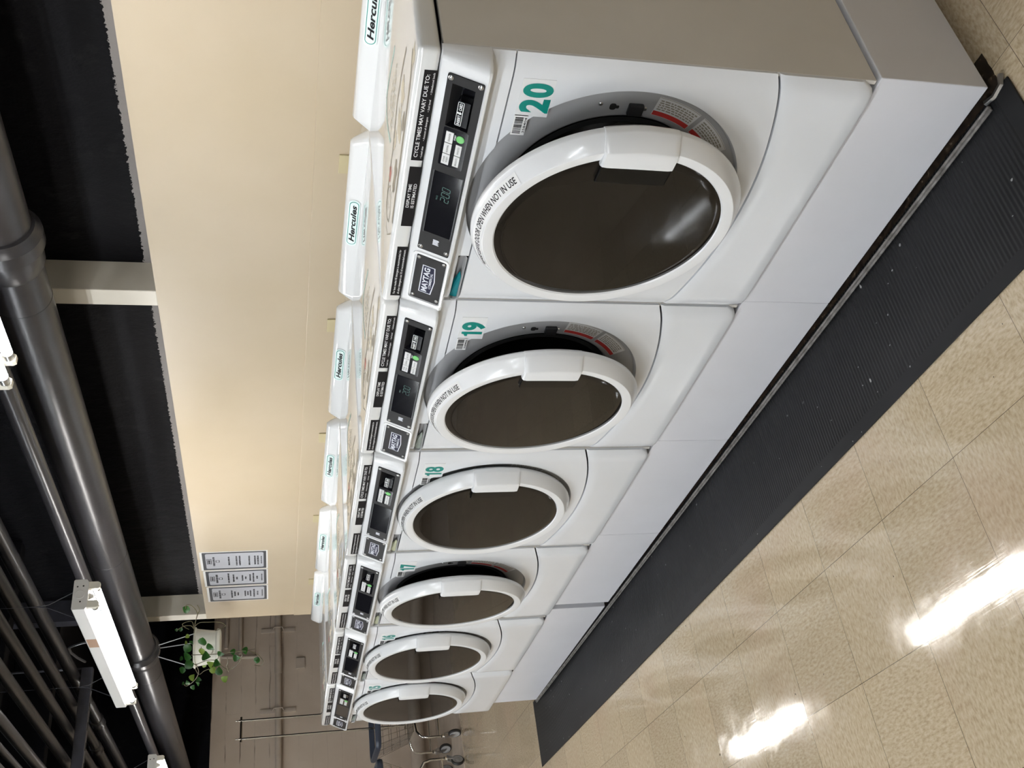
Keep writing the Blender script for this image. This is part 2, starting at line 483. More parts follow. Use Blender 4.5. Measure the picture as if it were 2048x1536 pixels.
def make_washer():
    root = empty('washing_machine', (0, 0, 0), 'x', 'washing machine', 'front-loading washers in the row')
    E = M['enamel']
    # cabinet shell, open at the front
    mb = MB()
    y0, y1 = .0185, .775
    for x0, x1 in ((.0015, .012), (W0 - .012, W0 - .0015)): mb.box(x0, x1, y0, y1, 0, 1.153 - ZB)
    mb.box(.012, W0 - .012, y1 - .012, y1, 0, 1.153 - ZB); mb.box(.012, W0 - .012, y0 + .02, y1 - .012, 0, .012)
    mb.build('cabinet', M['side'], root, smooth=0, bevel=.002)
    for sx in (.05, W0 - .05):
        for sy in (.06, .72):
            MB().lathe([(0, -.0080), (.02, -.0080), (.02, -.003), (.009, -.002), (.009, .004)], lambda a, b, h, sx=sx, sy=sy: (sx + a, sy + b, h), 16).build('foot', M['rubber'], root)
    # lid
    mb = MB(); z0, z1 = 1.1575 - ZB, 1.199 - ZB
    mb.box(0, W0, -.003, .79, z0, z1, .011, seg=4)
    mb.build('lid', M['lid'], root, smooth=60)
    # raised rear of the lid with sloping ends
    mb = MB()
    prof = [(.555, z1 - .004), (.560, z1 + .006), (.566, z1 + .034), (.574, z1 + .043), (.583, z1 + .046), (.592, z1 + .045), (.598, z1 + .038), (.602, z1 - .004)]
    rows = []
    for x, k in ((.004, 0), (.010, .12), (.034, .86), (.042, 1), (W0 - .042, 1), (W0 - .034, .86), (W0 - .010, .12), (W0 - .004, 0)):
        rows.append([(x, y + (1 - k) * .0, z1 - .004 + (z - z1 + .004) * k) for y, z in prof])
    mb.grid(rows)
    mb.build('rear_riser', M['lid'], root, smooth=50)
    # print on the lid
    mb = MB(); zt = z1 + .0005
    def ribbon(pts, w):
        for (xa, ya), (xb, yb) in zip(pts, pts[1:]):
            dx, dy = xb - xa, yb - ya; l = math.hypot(dx, dy) or 1; nx, ny = -dy / l * w / 2, dx / l * w / 2
            mb.faces([(xa + nx, ya + ny, zt), (xb + nx, yb + ny, zt), (xb - nx, yb - ny, zt), (xa - nx, ya - ny, zt)], [(0, 1, 2, 3)])
    lr = random.Random(3)
    mb.use(0); ribbon([(.486, .282), (.44, .296), (.395, .308), (.355, .317), (.325, .316), (.306, .285), (.303, .25), (.311, .21), (.322, .18)], .011)
    mb.use(1)
    for k, (xa, xb, yy) in enumerate(((.49, .37, .222), (.47, .36, .206), (.45, .35, .245), (.44, .35, .188))):
        x = xa
        while x > xb:
            l = lr.uniform(.008, .024); ribbon([(x, yy), (x - l, yy + .004)], .006); x -= l + .005
    mb.build('lid_heading_print', [M['tealpale'], M['beigeprint']], root, smooth=0)
    mb = MB(); mb.use(2)
    ribbon([(.60, .127), (.56, .138), (.525, .146), (.485, .150), (.444, .154), (.40, .143), (.345, .13), (.30, .13), (.24, .128), (.187, .112)], .010)
    ribbon([(.187, .112), (.16, .09), (.17, .05), (.214, .012)], .003)
    def blob(cx, cy, rx, ry, seed, n=22):
        q = random.Random(seed); pts = []
        for i in range(n):
            a = 2 * math.pi * i / n; k = q.uniform(.55, 1.1)
            pts.append((cx + rx * k * math.cos(a), cy + ry * k * math.sin(a), zt))
        mb.faces(pts + [(cx, cy, zt)], [(i, (i + 1) % n, n) for i in range(n)])
    mb.use(1)
    blob(.52, .10, .035, .03, 1); blob(.45, .085, .04, .035, 2); blob(.385, .115, .03, .016, 3)
    mb.use(2)
    blob(.335, .055, .05, .022, 5); blob(.49, .048, .024, .016, 6)
    ribbon([(.655, .052), (.60, .03), (.52, .024), (.44, .02), (.33, .016), (.25, .012)], .014)
    ribbon([(.27, .10), (.235, .125), (.20, .118), (.185, .085), (.20, .06), (.232, .055), (.26, .07), (.27, .10)], .004)
    for i in range(16):
        a = lr.uniform(.19, .25); b = lr.uniform(.068, .108); ribbon([(a, b), (a + lr.uniform(-.008, .008), b + .005)], .002)
    mb.use(3); blob(.285, .122, .024, .020, 9)
    mb.use(4); blob(.655, .032, .03, .015, 11)
    mb.build('lid_drawing_print', [M['tealpale'], M['beigeprint'], M['greyprint'], M['pink'], M['beigeprint']], root, smooth=0)
    # stickers on the lid front
    mb = MB().box(.441, .655, -.0037, -.003, 1.159 - ZB, 1.1825 - ZB); mb.use(1)
    mb.text('CYCLE TIMES MAY VARY DUE TO:', front_fr(.548, 1.1715, -.0037), .0072, .196, bold=.012)
    for tx, x in (('\u2022 Load size', .448), ('\u2022 Amount of detergent', .492), ('\u2022 Soil level', .562), ('\u2022 Unbalanced loads', .602)):
        mb.text(tx, front_fr(x, 1.1625, -.0037), .0036, {'\u2022 Load size': .030, '\u2022 Amount of detergent': .058, '\u2022 Soil level': .028, '\u2022 Unbalanced loads': .048}[tx], 'l', bold=.01)
    mb.build('cycle_time_sticker', [M['ink'], M['white_ink']], root, smooth=0)
    mb = MB().box(.256, .424, -.0037, -.003, 1.159 - ZB, 1.1825 - ZB); mb.use(1)
    mb.text('DISPLAY TIME', front_fr(.345, 1.1728, -.0037), .0062, .066, bold=.012)
    mb.text('IS ESTIMATED', front_fr(.345, 1.1628, -.0037), .0062, .068, bold=.012)
    mb.build('display_time_sticker', [M['ink'], M['white_ink']], root, smooth=0)
    mb = MB().box(.026, .191, -.0037, -.003, 1.159 - ZB, 1.1825 - ZB); mb.use(1)
    mb.text('For best results HE detergent is recommended, for', front_fr(.108, 1.1732, -.0037), .0046, .148, bold=.012)
    mb.text('all other detergents use 1/3 of recommended amount.', front_fr(.108, 1.1636, -.0037), .0046, .150, bold=.012)
    mb.build('detergent_sticker', [M['ink'], M['white_ink']], root, smooth=0)
    # brand decal on the riser front
    n = Vector((0, -1, .21)).normalized(); dv = Vector((0, .21, 1)).normalized(); B0 = Vector((.368, .5615, z1 + .0215))
    bfr = lambda u, v, h: tuple(B0 + Vector((u, 0, 0)) + dv * v + n * h)
    mb = MB()
    for k, (hw, hh, m_, off) in enumerate(((.094, .0165, 0, .0007), (.088, .0135, 1, .0011), (.0855, .0115, 0, .0015))):
        mb.use(m_); pl = rrect(-hw, hw, -hh, hh, hh * .95, 6)
        mb.faces([bfr(a, b, off) for a, b in pl], [tuple(range(len(pl)))])
    mb.use(2); mb.text('Hercules', lambda u, v, h: bfr(u, v - .0072, h), .0150, .150, bold=.03, shear=.28, off=.0021)
    mb.build('brand_decal', [M['pale'], M['teal'], M['ink']], root, smooth=0)
    # door panel: radial skin from the door dish to the panel rim
    cx, cz = DC; r0 = .2925; ztop = 1.0185
    mb = MB(); cols = []
    al = math.asin((ztop - cz) / r0)
    angs = [math.pi - al + (2 * al + math.pi) * i / 150 for i in range(151)]
    x0, x1 = .002, W0 - .002
    def outer(a):
        ca, sa = math.cos(a), math.sin(a); t = 9
        if ca > 1e-6: t = min(t, (x1 - cx) / ca)
        if ca < -1e-6: t = min(t, (x0 - cx) / ca)
        if sa > 1e-6: t = min(t, (ztop - cz) / sa)
        if sa < 0:
            lo, hi = 0, 1.0
            for _ in range(40):
                mid = (lo + hi) / 2
                if cz + mid * sa > arc_z(min(max(cx + mid * ca, 0), W0)): lo = mid
                else: hi = mid
            t = min(t, lo)
        return max(t, r0 + .0005)
    ext = sorted(set(angs + [math.pi - math.atan2(ztop - cz, .348), 2 * math.pi + math.atan2(ztop - cz, .348),
                            math.pi + math.atan2(cz - arc_z(.002), .348), 2 * math.pi - math.atan2(cz - arc_z(.698), .348)]))
    for a in ext:
        ro = outer(a); row = []
        for k in range(8):
            t = (k / 7) ** .9; r = r0 + (ro - r0) * t
            x, z = cx + r * math.cos(a), cz + r * math.sin(a); row.append((x, yprof(x), z - ZB))
        # dish lip
        row = [(cx + (r0 - .003) * math.cos(a), .004, cz + (r0 - .003) * math.sin(a) - ZB), (cx + (r0 - .006) * math.cos(a), .014, cz + (r0 - .006) * math.sin(a) - ZB)][::-1] + row
        cols.append(row)
    mb.grid(cols); flange(mb, .010)
    mb.build('front_panel', E, root, smooth=40)
    # strip between door panel and console, cut by the dish and by the drawer pull
    mb = MB(); zlo, zhi = 1.0215, 1.070
    xs = sorted({.002, .698, .008, .1655, *[.002 + .696 * i / 90 for i in range(91)]})
    rr = r0 - .003
    for xa, xb in zip(xs, xs[1:]):
        def low(x):
            z = zlo
            if abs(x - cx) < rr: z = max(z, cz + math.sqrt(rr * rr - (x - cx) ** 2))
            return z
        la, lb = low(xa), low(xb)
        if .008 <= xa < .1655: la, lb = max(la, 1.0445), max(lb, 1.0445)
        mb.faces([(xa, yprof(xa), la - ZB), (xb, yprof(xb), lb - ZB), (xb, yprof(xb), zhi - ZB), (xa, yprof(xa), zhi - ZB)], [(0, 1, 2, 3)])
    bmesh.ops.remove_doubles(mb.bm, verts=mb.bm.verts, dist=1e-5)
    flange(mb, .012)
    mb.build('fascia', E, root, smooth=40)
    # toe panel
    mb = MB(); cols = []
    for i in range(61):
        x = .002 + .696 * i / 60; e = min(x - .0015, .6985 - x); rc = .03
        zb = 0.002 + (rc - math.sqrt(max(0, rc * rc - (rc - e) ** 2)) if e < rc else 0)
        zt_ = arc_z(x) - .005 - ZB
        col = []
        for k in range(9):
            t = (0, .018, .05, .2, .4, .6, .8, .95, 1)[k]; z = zb + (zt_ - zb) * t
            y = -.004 + yprof(x) * 1.15 + (.006 * (1 - t / .05) ** 2 if t < .05 else 0) + (.004 if k == 8 else 0)
            col.append((x, y, z))
        cols.append(col)
    mb.grid(cols); flange(mb, .012)
    mb.build('toe_panel', E, root, smooth=40)
    # console: a sloping white casing with a pocket for the card slot
    mb = MB()
    top = [(.030, 1.1545), (.0, 1.1555), (-.003, 1.154)]
    fa = face_fr(0, 0)
    def fpt(v): p = fa(0, -v, 0); return (p[1], p[2] + ZB)
    bot = [fpt(.0865), (-.0425, 1.0735), (-.0415, 1.069), (-.037, 1.0665), (-.028, 1.0655), (.030, 1.0655)]
    def ext_(poly, xa, xb):
        for (ya, za), (yb, zb_) in zip(poly, poly[1:]):
            mb.faces([(xa, ya, za - ZB), (xb, ya, za - ZB), (xb, yb, zb_ - ZB), (xa, yb, zb_ - ZB)], [(0, 1, 2, 3)])
    full = top + bot
    ext_(full, .024, .542); ext_(full, .642, .676)
    ext_(top + [fpt(.026)], .542, .642); ext_([fpt(.0715)] + bot, .542, .642)
    for xe, sg, wd in ((.024, -1, .0215), (.676, 1, .0225)):
        # rounded ends: the protruding face turns back into the cabinet side
        rows = []
        for k in range(10):
            t = R(10 * k); rows.append([(xe + sg * wd * math.sin(t), .0165 + (min(y, .0165) - .0165) * math.cos(t) if y < .0165 else y, z - ZB) for y, z in full])
        mb.grid(rows)
    bmesh.ops.remove_doubles(mb.bm, verts=mb.bm.verts, dist=1e-5)
    mb.build('control_console', M['plastic'], root, smooth=32)
    # white frame around the badge plate (front of the dispenser drawer)
    dr = MB(); fr = lambda a, b, h: fa(a, -b, h)
    outer_ = rrect(.030, .190, .008, .0925, .012); inner_ = rrect(.036, .184, .013, .0885, .008)
    nn = len(outer_)
    dr.faces([fr(a, b, .0002) for a, b in outer_] + [fr(a, b, .0035) for a, b in outer_] + [fr(a, b, .0035) for a, b in inner_] + [fr(a, b, .001) for a, b in inner_],
             [(i, (i + 1) % nn, nn + (i + 1) % nn, nn + i) for i in range(nn)] + [(nn + i, nn + (i + 1) % nn, 2 * nn + (i + 1) % nn, 2 * nn + i) for i in range(nn)] +
             [(2 * nn + i, 2 * nn + (i + 1) % nn, 3 * nn + (i + 1) % nn, 3 * nn + i) for i in range(nn)])
    drw = dr.build('dispenser_drawer', M['plastic'], root, smooth=40)
    mb = MB(); pl = rrect(.040, .181, .0175, .0855, .003)
    mb.prism(pl, .0005, .0025, fr); mb.build('badge_plate', M['plate'], drw, smooth=0)
    mb = MB()
    bx0, bx1, by0, by1 = .068, .153, .0365, .0615
    def badge(e, m_, h, low=.0045):
        mb.use(m_); mid = (bx0 + bx1) / 2
        mb.faces([fr(a, b, h) for a, b in ((bx0 - e, by0 - e), (bx1 + e, by0 - e), (bx1 + e, by1 + e), (mid, by1 + e + low), (bx0 - e, by1 + e))], [(0, 1, 2, 3, 4)])
    badge(.0022, 0, .0028); badge(0, 1, .0031)
    bt = lambda b: (lambda u, v, h: fr(.1105 + u, b - v, h))
    mb.use(0); mb.text('MAYTAG', bt(.0525), .0125, .078, bold=.035, off=.0035)
    mb.use(0); mb.text('COMMERCIAL', bt(.0608), .0056, .052, bold=.02, off=.0035)
    mb.build('brand_badge', [M['silver'], M['navy']], drw, smooth=0)
    def screw(parent, u, v, r=.0042):
        P = Vector(fr(u, v, .002)); nrm = (Vector(fr(u, v, 1)) - Vector(fr(u, v, 0))).normalized()
        mx = nrm.to_track_quat('Z', 'Y').to_matrix()
        MB().lathe([(r, 0), (r, .0012), (r * .75, .0024), (r * .3, .003), (r * .22, .0018), (0, .0018)], lambda a, b, h: tuple(P + mx @ Vector((a, b, h))), 14).build('screw', M['steel'], parent)
    for u, v in ((.048, .023), (.174, .023), (.051, .0805), (.176, .0805)): screw(drw, u, v)
    # control plate with a hole for the card slot
    mb = MB(); px0, px1, pv0, pv1 = .201, .660, .015, .0855
    hx0, hx1, hv0, hv1 = .545, .641, .026, .0705
    left = [p for p in rrect(px0, px1, pv0, pv1, .004) if p[0] < .4]; right = [p for p in rrect(px0, px1, pv0, pv1, .004) if p[0] > .4]
    mb.prism([(hx0, pv1)] + left + [(hx0, pv0)], .0003, .0028, fr)
    k_ = [p for p in right if p[1] < .05]; h_ = [p for p in right if p[1] > .05]
    mb.prism([(hx1, pv0)] + k_ + h_ + [(hx1, pv1)], .0003, .0028, fr)
    mb.prism([(hx0, pv0), (hx1, pv0), (hx1, hv0), (hx0, hv0)], .0003, .0028, fr)
    mb.prism([(hx0, hv1), (hx1, hv1), (hx1, pv1), (hx0, pv1)], .0003, .0028, fr)
    cp = mb.build('control_plate', M['plate'], root, smooth=0)
    for u, v in ((.209, .0215), (.651, .0215), (.212, .0795), (.653, .0785)): screw(cp, u, v, .0052)
    # card slot: hooded pocket, reader block with its label
    mb = MB()
    o_ = [(hx0, hv0), (hx1, hv0), (hx1, hv1), (hx0, hv1)]; i_ = [(hx0 + .006, hv0 + .014), (hx1 - .022, hv0 + .014), (hx1 - .020, hv1 - .002), (hx0 + .006, hv1 - .002)]
    P = [fr(a, b, .003) for a, b in o_] + [fr(a, b, -.024) for a, b in i_]
    mb.use(1).faces(P, [(0, 1, 5, 4)]); mb.use(0).faces(P, [(1, 2, 6, 5), (2, 3, 7, 6), (3, 0, 4, 7), (4, 5, 6, 7)])
    cs = mb.build('card_slot', [M['gloss'], M['greyp'] if False else M['black']], root, smooth=0)
    mb = MB(); mb.prism([(.549, .041), (.606, .041), (.606, .066), (.549, .066)], -.02, -.002, fr)
    mb.build('reader_block', M['gloss'], cs, smooth=0)
    mb = MB(); pl = rrect(.5505, .6045, .0425, .0545, .002); q = rrect(.5515, .6035, .0435, .0535, .0016); n2 = len(pl)
    mb.faces([fr(a, b, -.0012) for a, b in pl] + [fr(a, b, -.0012) for a, b in q], [(i, (i + 1) % n2, n2 + (i + 1) % n2, n2 + i) for i in range(n2)])
    mb.text('INSERT', lambda u, v, h: fr(.564 + u, .0515 - v, h), .0056, .0215, bold=.02, off=-.001)
    mb.text('CARD', lambda u, v, h: fr(.5935 + u, .0515 - v, h), .0056, .0160, bold=.02, off=-.001)
    mb.faces([fr(a, b, -.001) for a, b in ((.5775, .0440), (.5815, .0440), (.5815, .0490), (.5835, .0490), (.5795, .0528), (.5755, .0490), (.5775, .0490))], [(0, 1, 2, 3, 4, 5, 6)])
    mb.build('card_label', M['white_ink'], cs, smooth=0)
    # keypad
    mb = MB(); pl = rrect(.4495, .543, .0255, .0745, .003)
    mb.prism(pl, .0027, .0030, fr); kp = mb.build('keypad', M['gloss'], root, smooth=0)
    for (u0, u1, v0, v1, t1, t2) in ((.4545, .4795, .0315, .0465, 'POWER', 'WASH'), (.4815, .5065, .0315, .0465, 'NORMAL', None), (.5085, .5345, .0315, .0465, 'DELICATES', None),
                                     (.4565, .4820, .0545, .0665, 'BRIGHTS', None), (.4840, .5100, .0545, .0665, 'WHITES', None)):
        mb = MB(); mb.prism([(u0, v0), (u1, v0), (u1, v1), (u0, v1)], .003, .0042, fr); mb.use(1)
        um = (u0 + u1) / 2; vm = (v0 + v1) / 2
        if t2:
            mb.text(t1, lambda u, v, h: fr(um + u, vm - .001 - v, h), .0038, .014, off=.0045); mb.text(t2, lambda u, v, h: fr(um + u, vm + .0048 - v, h), .0038, .013, off=.0045)
        else: mb.text(t1, lambda u, v, h: fr(um + u, vm + .002 - v, h), .0036, .019, off=.0045)
        mb.build('button', [M['button'], M['ink']], kp, smooth=0)
    P = Vector(fr(.5245, .0605, .003)); nrm = (Vector(fr(0, 0, 1)) - Vector(fr(0, 0, 0))).normalized(); mxq = nrm.to_track_quat('Z', 'Y').to_matrix()
    o = MB().lathe([(.0082, 0), (.0082, .0012), (.007, .0018), (0, .0018)], lambda a, b, h: tuple(P + mxq @ Vector((a, b, h))), 24).build('start_button', M['green'], kp)
    tag(o, 'round green start button')
    mb = MB(); mb.text('START', lambda u, v, h: fr(.5245 + u, .0515 - v, h), .0030, .013, bold=.02, off=.0034)
    mb.build('keypad_print', M['white_ink'], kp, smooth=0)
    # display window
    mb = MB(); mb.prism([(.258, .022), (.430, .022), (.430, .081), (.258, .081)], .0027, .0032, fr); mb.use(1)
    mb.prism([(.256, .0205), (.432, .0205), (.432, .022), (.256, .022)], .0027, .0045, fr); mb.prism([(.256, .081), (.432, .081), (.432, .0825), (.256, .0825)], .0027, .0045, fr)
    mb.build('display_window', [M['gloss'], M['black']], root, smooth=0)
    mb = MB(); pl = [(.2265, .046), (.2425, .046), (.2425, .060), (.2265, .060)]
    for a in range(5):
        mb.prism([(.2265 + .0033 * a, .046 + .001 * (a % 2)), (.2290 + .0033 * a, .046), (.2290 + .0033 * a, .0595 - .002 * (a % 3)), (.2265 + .0033 * a, .060 - .0025 * (a % 2))], .0028, .0031, fr)
    mb.build('plate_symbol', M['silver'], root, smooth=0)
    # drawer pull recess
    mb = MB(); mb.norecalc = False
    pa = rrect(.008, .1655, 1.0225 - ZB, 1.0445 - ZB, .010, 4)
    mb.use(0)
    n3 = len(pa); pb = rrect(.011, .163, 1.0245 - ZB, 1.0435 - ZB, .008, 4)
    fullr = [(.008, 1.0225 - ZB), (.1655, 1.0225 - ZB), (.1655, 1.0445 - ZB), (.008, 1.0445 - ZB)]
    mb.faces([(a, .0005, b) for a, b in pa] + [(a, .003, b) for a, b in pb] + [(a, .026, b) for a, b in pb],
             [(i, (i + 1) % n3, n3 + (i + 1) % n3, n3 + i) for i in range(n3)] + [(n3 + i, n3 + (i + 1) % n3, 2 * n3 + (i + 1) % n3, 2 * n3 + i) for i in range(n3)] + [tuple(range(2 * n3, 3 * n3))])
    pr = mb.build('drawer_pull', M['greyp'], root, smooth=40)
    mb = MB()
    mb.faces([(.0125, .008, 1.0255 - ZB), (.085, .008, 1.0255 - ZB), (.100, .012, 1.029 - ZB), (.085, .015, 1.033 - ZB), (.070, .017, 1.037 - ZB), (.062, .018, 1.0428 - ZB), (.0125, .012, 1.0428 - ZB)], [(0, 1, 2, 3, 4, 5, 6)])
    ins = mb.build('detergent_tray', M['soap'], pr, smooth=0)
    # decals on the door panel
    mb = MB().box(.519, .568, -.0006, .0, .972 - ZB, .999 - ZB); mb.use(1)
    q = random.Random(5); x = .523
    while x < .562:
        w = q.choice((.0008, .0012, .0018, .0024)); mb.box(x, x + w, -.0009, -.0006, .9805 - ZB, .9965 - ZB); x += w + q.choice((.0008, .0012, .0016))
    bc = mb.build('barcode_sticker', [M['paper'], M['ink']], root, smooth=0)
    # inside: dish ring with lock and warnings, gasket, drum
    ax = lambda a, b, h: (cx + a, h, cz + b - ZB)
    o = MB().lathe([(.2895, .008), (.2875, .0125), (.282, .0145), (.226, .0145), (.220, .018), (.214, .028)], ax, 96).build('door_frame', M['greyp'], root)
    tag(o, 'grey plastic ring behind the door')
    MB().lathe([(.216, .019), (.205, .017), (.198, .024), (.196, .05), (.206, .07), (.216, .075)], ax, 72).build('door_gasket', M['rubber'], root)
    MB().lathe([(.214, .072), (.246, .085), (.248, .40), (.22, .43), (0, .44)], ax, 64).build('drum', M['drum'], root)
    fb = lambda x, z: (lambda u, v, h: (x + u, .0145 - h, z + v - ZB))
    df = [c for c in children(root) if c.name.startswith('door_frame')][0]
    for x, z in ((.5955, .833), (.592, .742)):
        MB().lathe([(.0045, 0), (.0045, .001), (.003, .0026), (0, .003)], lambda a, b, h, x=x, z=z: (x + a, .0145 - h, z + b - ZB), 14).build('screw', M['steel'], df)
    mb = MB(); mb.prism(rrect(.584, .599, .801, .814, .005), .0138, .0141, lambda a, b, d: (a, d, b - ZB)); mb.prism(rrect(.588, .595, .795, .803, .002), .0137, .0141, lambda a, b, d: (a, d, b - ZB))
    mb.build('latch_hole', M['void'], df, smooth=0)
    MB().box(.578, .604, .004, .015, .747 - ZB, .778 - ZB, .003).build('door_lock', M['black'], df, smooth=0)
    for (a0, a1) in ((-9.5, -31.5), (-34, -56)):
        mb = MB()
        def sect(r0_, r1_, b0, b1, y):
            rows = [[(cx + r * math.cos(R(b0 + (b1 - b0) * i / 10)), y, cz + r * math.sin(R(b0 + (b1 - b0) * i / 10)) - ZB) for i in range(11)] for r in (r0_, r1_)]
            mb.grid(rows)
        mb.use(0); sect(.233, .277, a0, a1, .0141)
        mb.use(1); sect(.234, .244, a0 - .3, a1 + .3, .0138)
        mb.use(2)
        for r in (.275,): sect(r, r + .001, a0 - .3, a1 + .3, .0138)
        q2 = random.Random(int(-a0 * 10))
        for r in (.2475, .2525, .2575, .2625, .2675):
            b = a0 - 1.2
            while b > a1 + 2.2:
                l = q2.uniform(.8, 2.6); sect(r, r + .0028, b, max(b - l, a1 + 1), .0138); b -= l + .5
        mb.build('warning_label', [M['button'], M['red'], M['greyprint']], df, smooth=0)
    # door: ring, glass, handle, sticker; pivot at the left
    HX = .05
    dx = lambda a, b, h: (cx - HX + a, h, cz + b - ZB)
    prof = [(.262, .004), (.274, .001), (.2815, -.005), (.2842, -.012), (.2845, -.0175), (.2835, -.0205), (.2640, -.0478), (.2625, -.0492), (.2605, -.0496), (.2410, -.0462), (.2390, -.0440), (.232, -.040)]
    door = MB().lathe(prof, dx, 128).build('door', M['plastic'], root, smooth=24, loc=(HX, 0, 0))
    MB().lathe([(.240, -.0425)] + [(.2385 * k / 12, -.0435 - .0035 * (1 - (k / 12) ** 2)) for k in range(12, 0, -1)] + [(.0001, -.0470)], dx, 128).build('door_glass', M['glass'], door, smooth=80)
    mb = MB().lathe([(.236, -.040), (.205, -.02), (.19, .02), (.12, .03), (.0001, .032)], dx, 64); mb.build('door_inner', M['greyp'], door)
    # handle
    hz0, hz1 = -.062, .084
    mb = MB(); rows = []
    secs = [(.0, -.046), (.0015, -.0565), (.006, -.0600), (.030, -.0592), (.0455, -.0565), (.0485, -.0545), (.0705, -.0245), (.0722, -.0200), (.0722, -.010), (.066, -.003)]
    nzs = [hz0, hz0 + .003, hz0 + .012, 0, .03, hz1 - .012, hz1 - .003, hz1]
    for i, z in enumerate(nzs):
        k = [.0, .75, 1, 1, 1, 1, .75, 0][i]
        ro = math.sqrt(.2860 ** 2 - z * z); row = []
        xi = ro - .0715 + (.0 if 2 <= i <= 5 else .004) - (.286 - ro) * -.0
        base = .216
        for a, y in secs:
            x = base + (ro - base) * (a / .0715)
            row.append((cx - HX + x, y + (1 - k) * .006 if a < .06 else y, cz + z - ZB))
        row.append((cx - HX + ro - .02, .0, cz + z - ZB))
        rows.append(row)
    mb.grid(rows)
    for rw in (rows[0], rows[-1]): mb.faces(rw, [tuple(range(len(rw)))])
    bmesh.ops.remove_doubles(mb.bm, verts=mb.bm.verts, dist=1e-5)
    mb.build('door_handle', M['plastic'], door, smooth=26)
    mb = MB().box(cx - HX + .170, cx - HX + .218, -.054, -.046, cz - .062 - ZB, cz + .082 - ZB, .003); o = mb.build('handle_grip', M['grip'], door, smooth=0)
    # curved sticker
    a0, a1 = 122.5, 56.0; rb, rt = .2545, .2800
    mb = MB(); pts = ((.2652, -.0467), (.2700, -.0400), (.2748, -.0333), (.2796, -.0266))
    def sl(t):
        t = min(max(t, 0), 1) * (len(pts) - 1); i = min(int(t), len(pts) - 2); f = t - i
        return (pts[i][0] + (pts[i + 1][0] - pts[i][0]) * f, pts[i][1] + (pts[i + 1][1] - pts[i][1]) * f)
    rows = []
    for j in range(4):
        r, y = sl(j / 3); rows.append([dx(r * math.cos(R(a0 + (a1 - a0) * i / 40)), r * math.sin(R(a0 + (a1 - a0) * i / 40)), y - .0005) for i in range(41)])
    mb.grid(rows); mb.use(1)
    L = R(a0 - a1) * .272
    def wf(u, v, h):
        a = R((a0 + a1) / 2) - u / .272; r, y = sl(.22 + v / .0247)
        return dx(r * math.cos(a), r * math.sin(a), y - .0012)
    mb.text('PLEASE LEAVE DOOR OPEN WHEN NOT IN USE', wf, .0135, L - .014, bold=.014)
    mb.build('door_sticker', [M['paper'], M['ink']], door, smooth=60)
    return root


def number_decal(num, root):
    s = str(num); mb = MB().box(.566, .652, -.0006, 0, .937 - ZB, .9995 - ZB); mb.use(1)
    f = front_fr(0, 0, -.0006); w_ = .030
    for i, ch in enumerate(s):
        xc = .5915 + .0355 * i if s[0] == '2' else (.5855 if i == 0 else .6175)
        if ch == '1':
            pl = [(.006, 0), (.0155, 0), (.0155, .0515), (.0075, .0515), (.0055, .0455), (-.002, .0425), (-.002, .036), (.006, .0365)]
            mb.faces([f(xc - .006 + a_, .9415 + b_, .0006) for a_, b_ in pl], [tuple(range(len(pl)))])
        else: mb.text(ch, front_fr(xc, .9415, -.0006), .0515, .0325, bold=.03 if ch == '8' else .045)
    o = mb.build('number_decal', [M['paperdecal'], M['teal']], root, smooth=0)
    tag(o, 'teal number %s on a white decal' % s)
    mb = MB(); mb.text('3584%02d' % (24 - num if num == 20 else 25 - num), front_fr(.5435, .9735, -.0006), .0046, .037, bold=.01)
    mb.build('serial_number', M['ink'], root, smooth=0)


def digits(root):
    """2:00 in slanted seven segment strokes"""
    fa = face_fr(0, 0); mb = MB(); SEG = {'2': 'abged', '0': 'abcdef'}
    def seg(ch, u0):
        w, h = .0095, .0165; t = .0012
        P = {'a': ((0, 0), (w, 0)), 'b': ((w, 0), (w, h / 2)), 'c': ((w, h / 2), (w, h)), 'd': ((0, h), (w, h)), 'e': ((0, h / 2), (0, h)), 'f': ((0, 0), (0, h / 2)), 'g': ((0, h / 2), (w, h / 2))}
        for s in SEG[ch]:
            (xa, ya), (xb, yb) = P[s]
            g = .0006
            if xa == xb: q = [(xa - t / 2, ya + g), (xa + t / 2, ya + g), (xb + t / 2, yb - g), (xb - t / 2, yb - g)]
            else: q = [(xa + g, ya - t / 2), (xb - g, ya - t / 2), (xb - g, yb + t / 2), (xa + g, yb + t / 2)]
            mb.faces([fa(u0 + x + (h - y) * .12, -(.0450 + y), .0036) for x, y in q], [(0, 1, 2, 3)])
    for ch, u in (('2', .3555), ('0', .3695), ('0', .3830)): seg(ch, u)
    for v in (.0505, .0565): mb.faces([fa(.3672, -v, .0036), (fa(.3684, -v, .0036)), fa(.3684, -v - .0012, .0036), fa(.3672, -v - .0012, .0036)], [(0, 1, 2, 3)])
    mb.text('PRICE', lambda u, v, h: fa(.362 + u, -(.0385 - v), h), .0034, .011, off=.0036)
    o = mb.build('display_digits', M['lcd'], root, smooth=0)
    tag(o, 'dim teal 2:00 on the display')


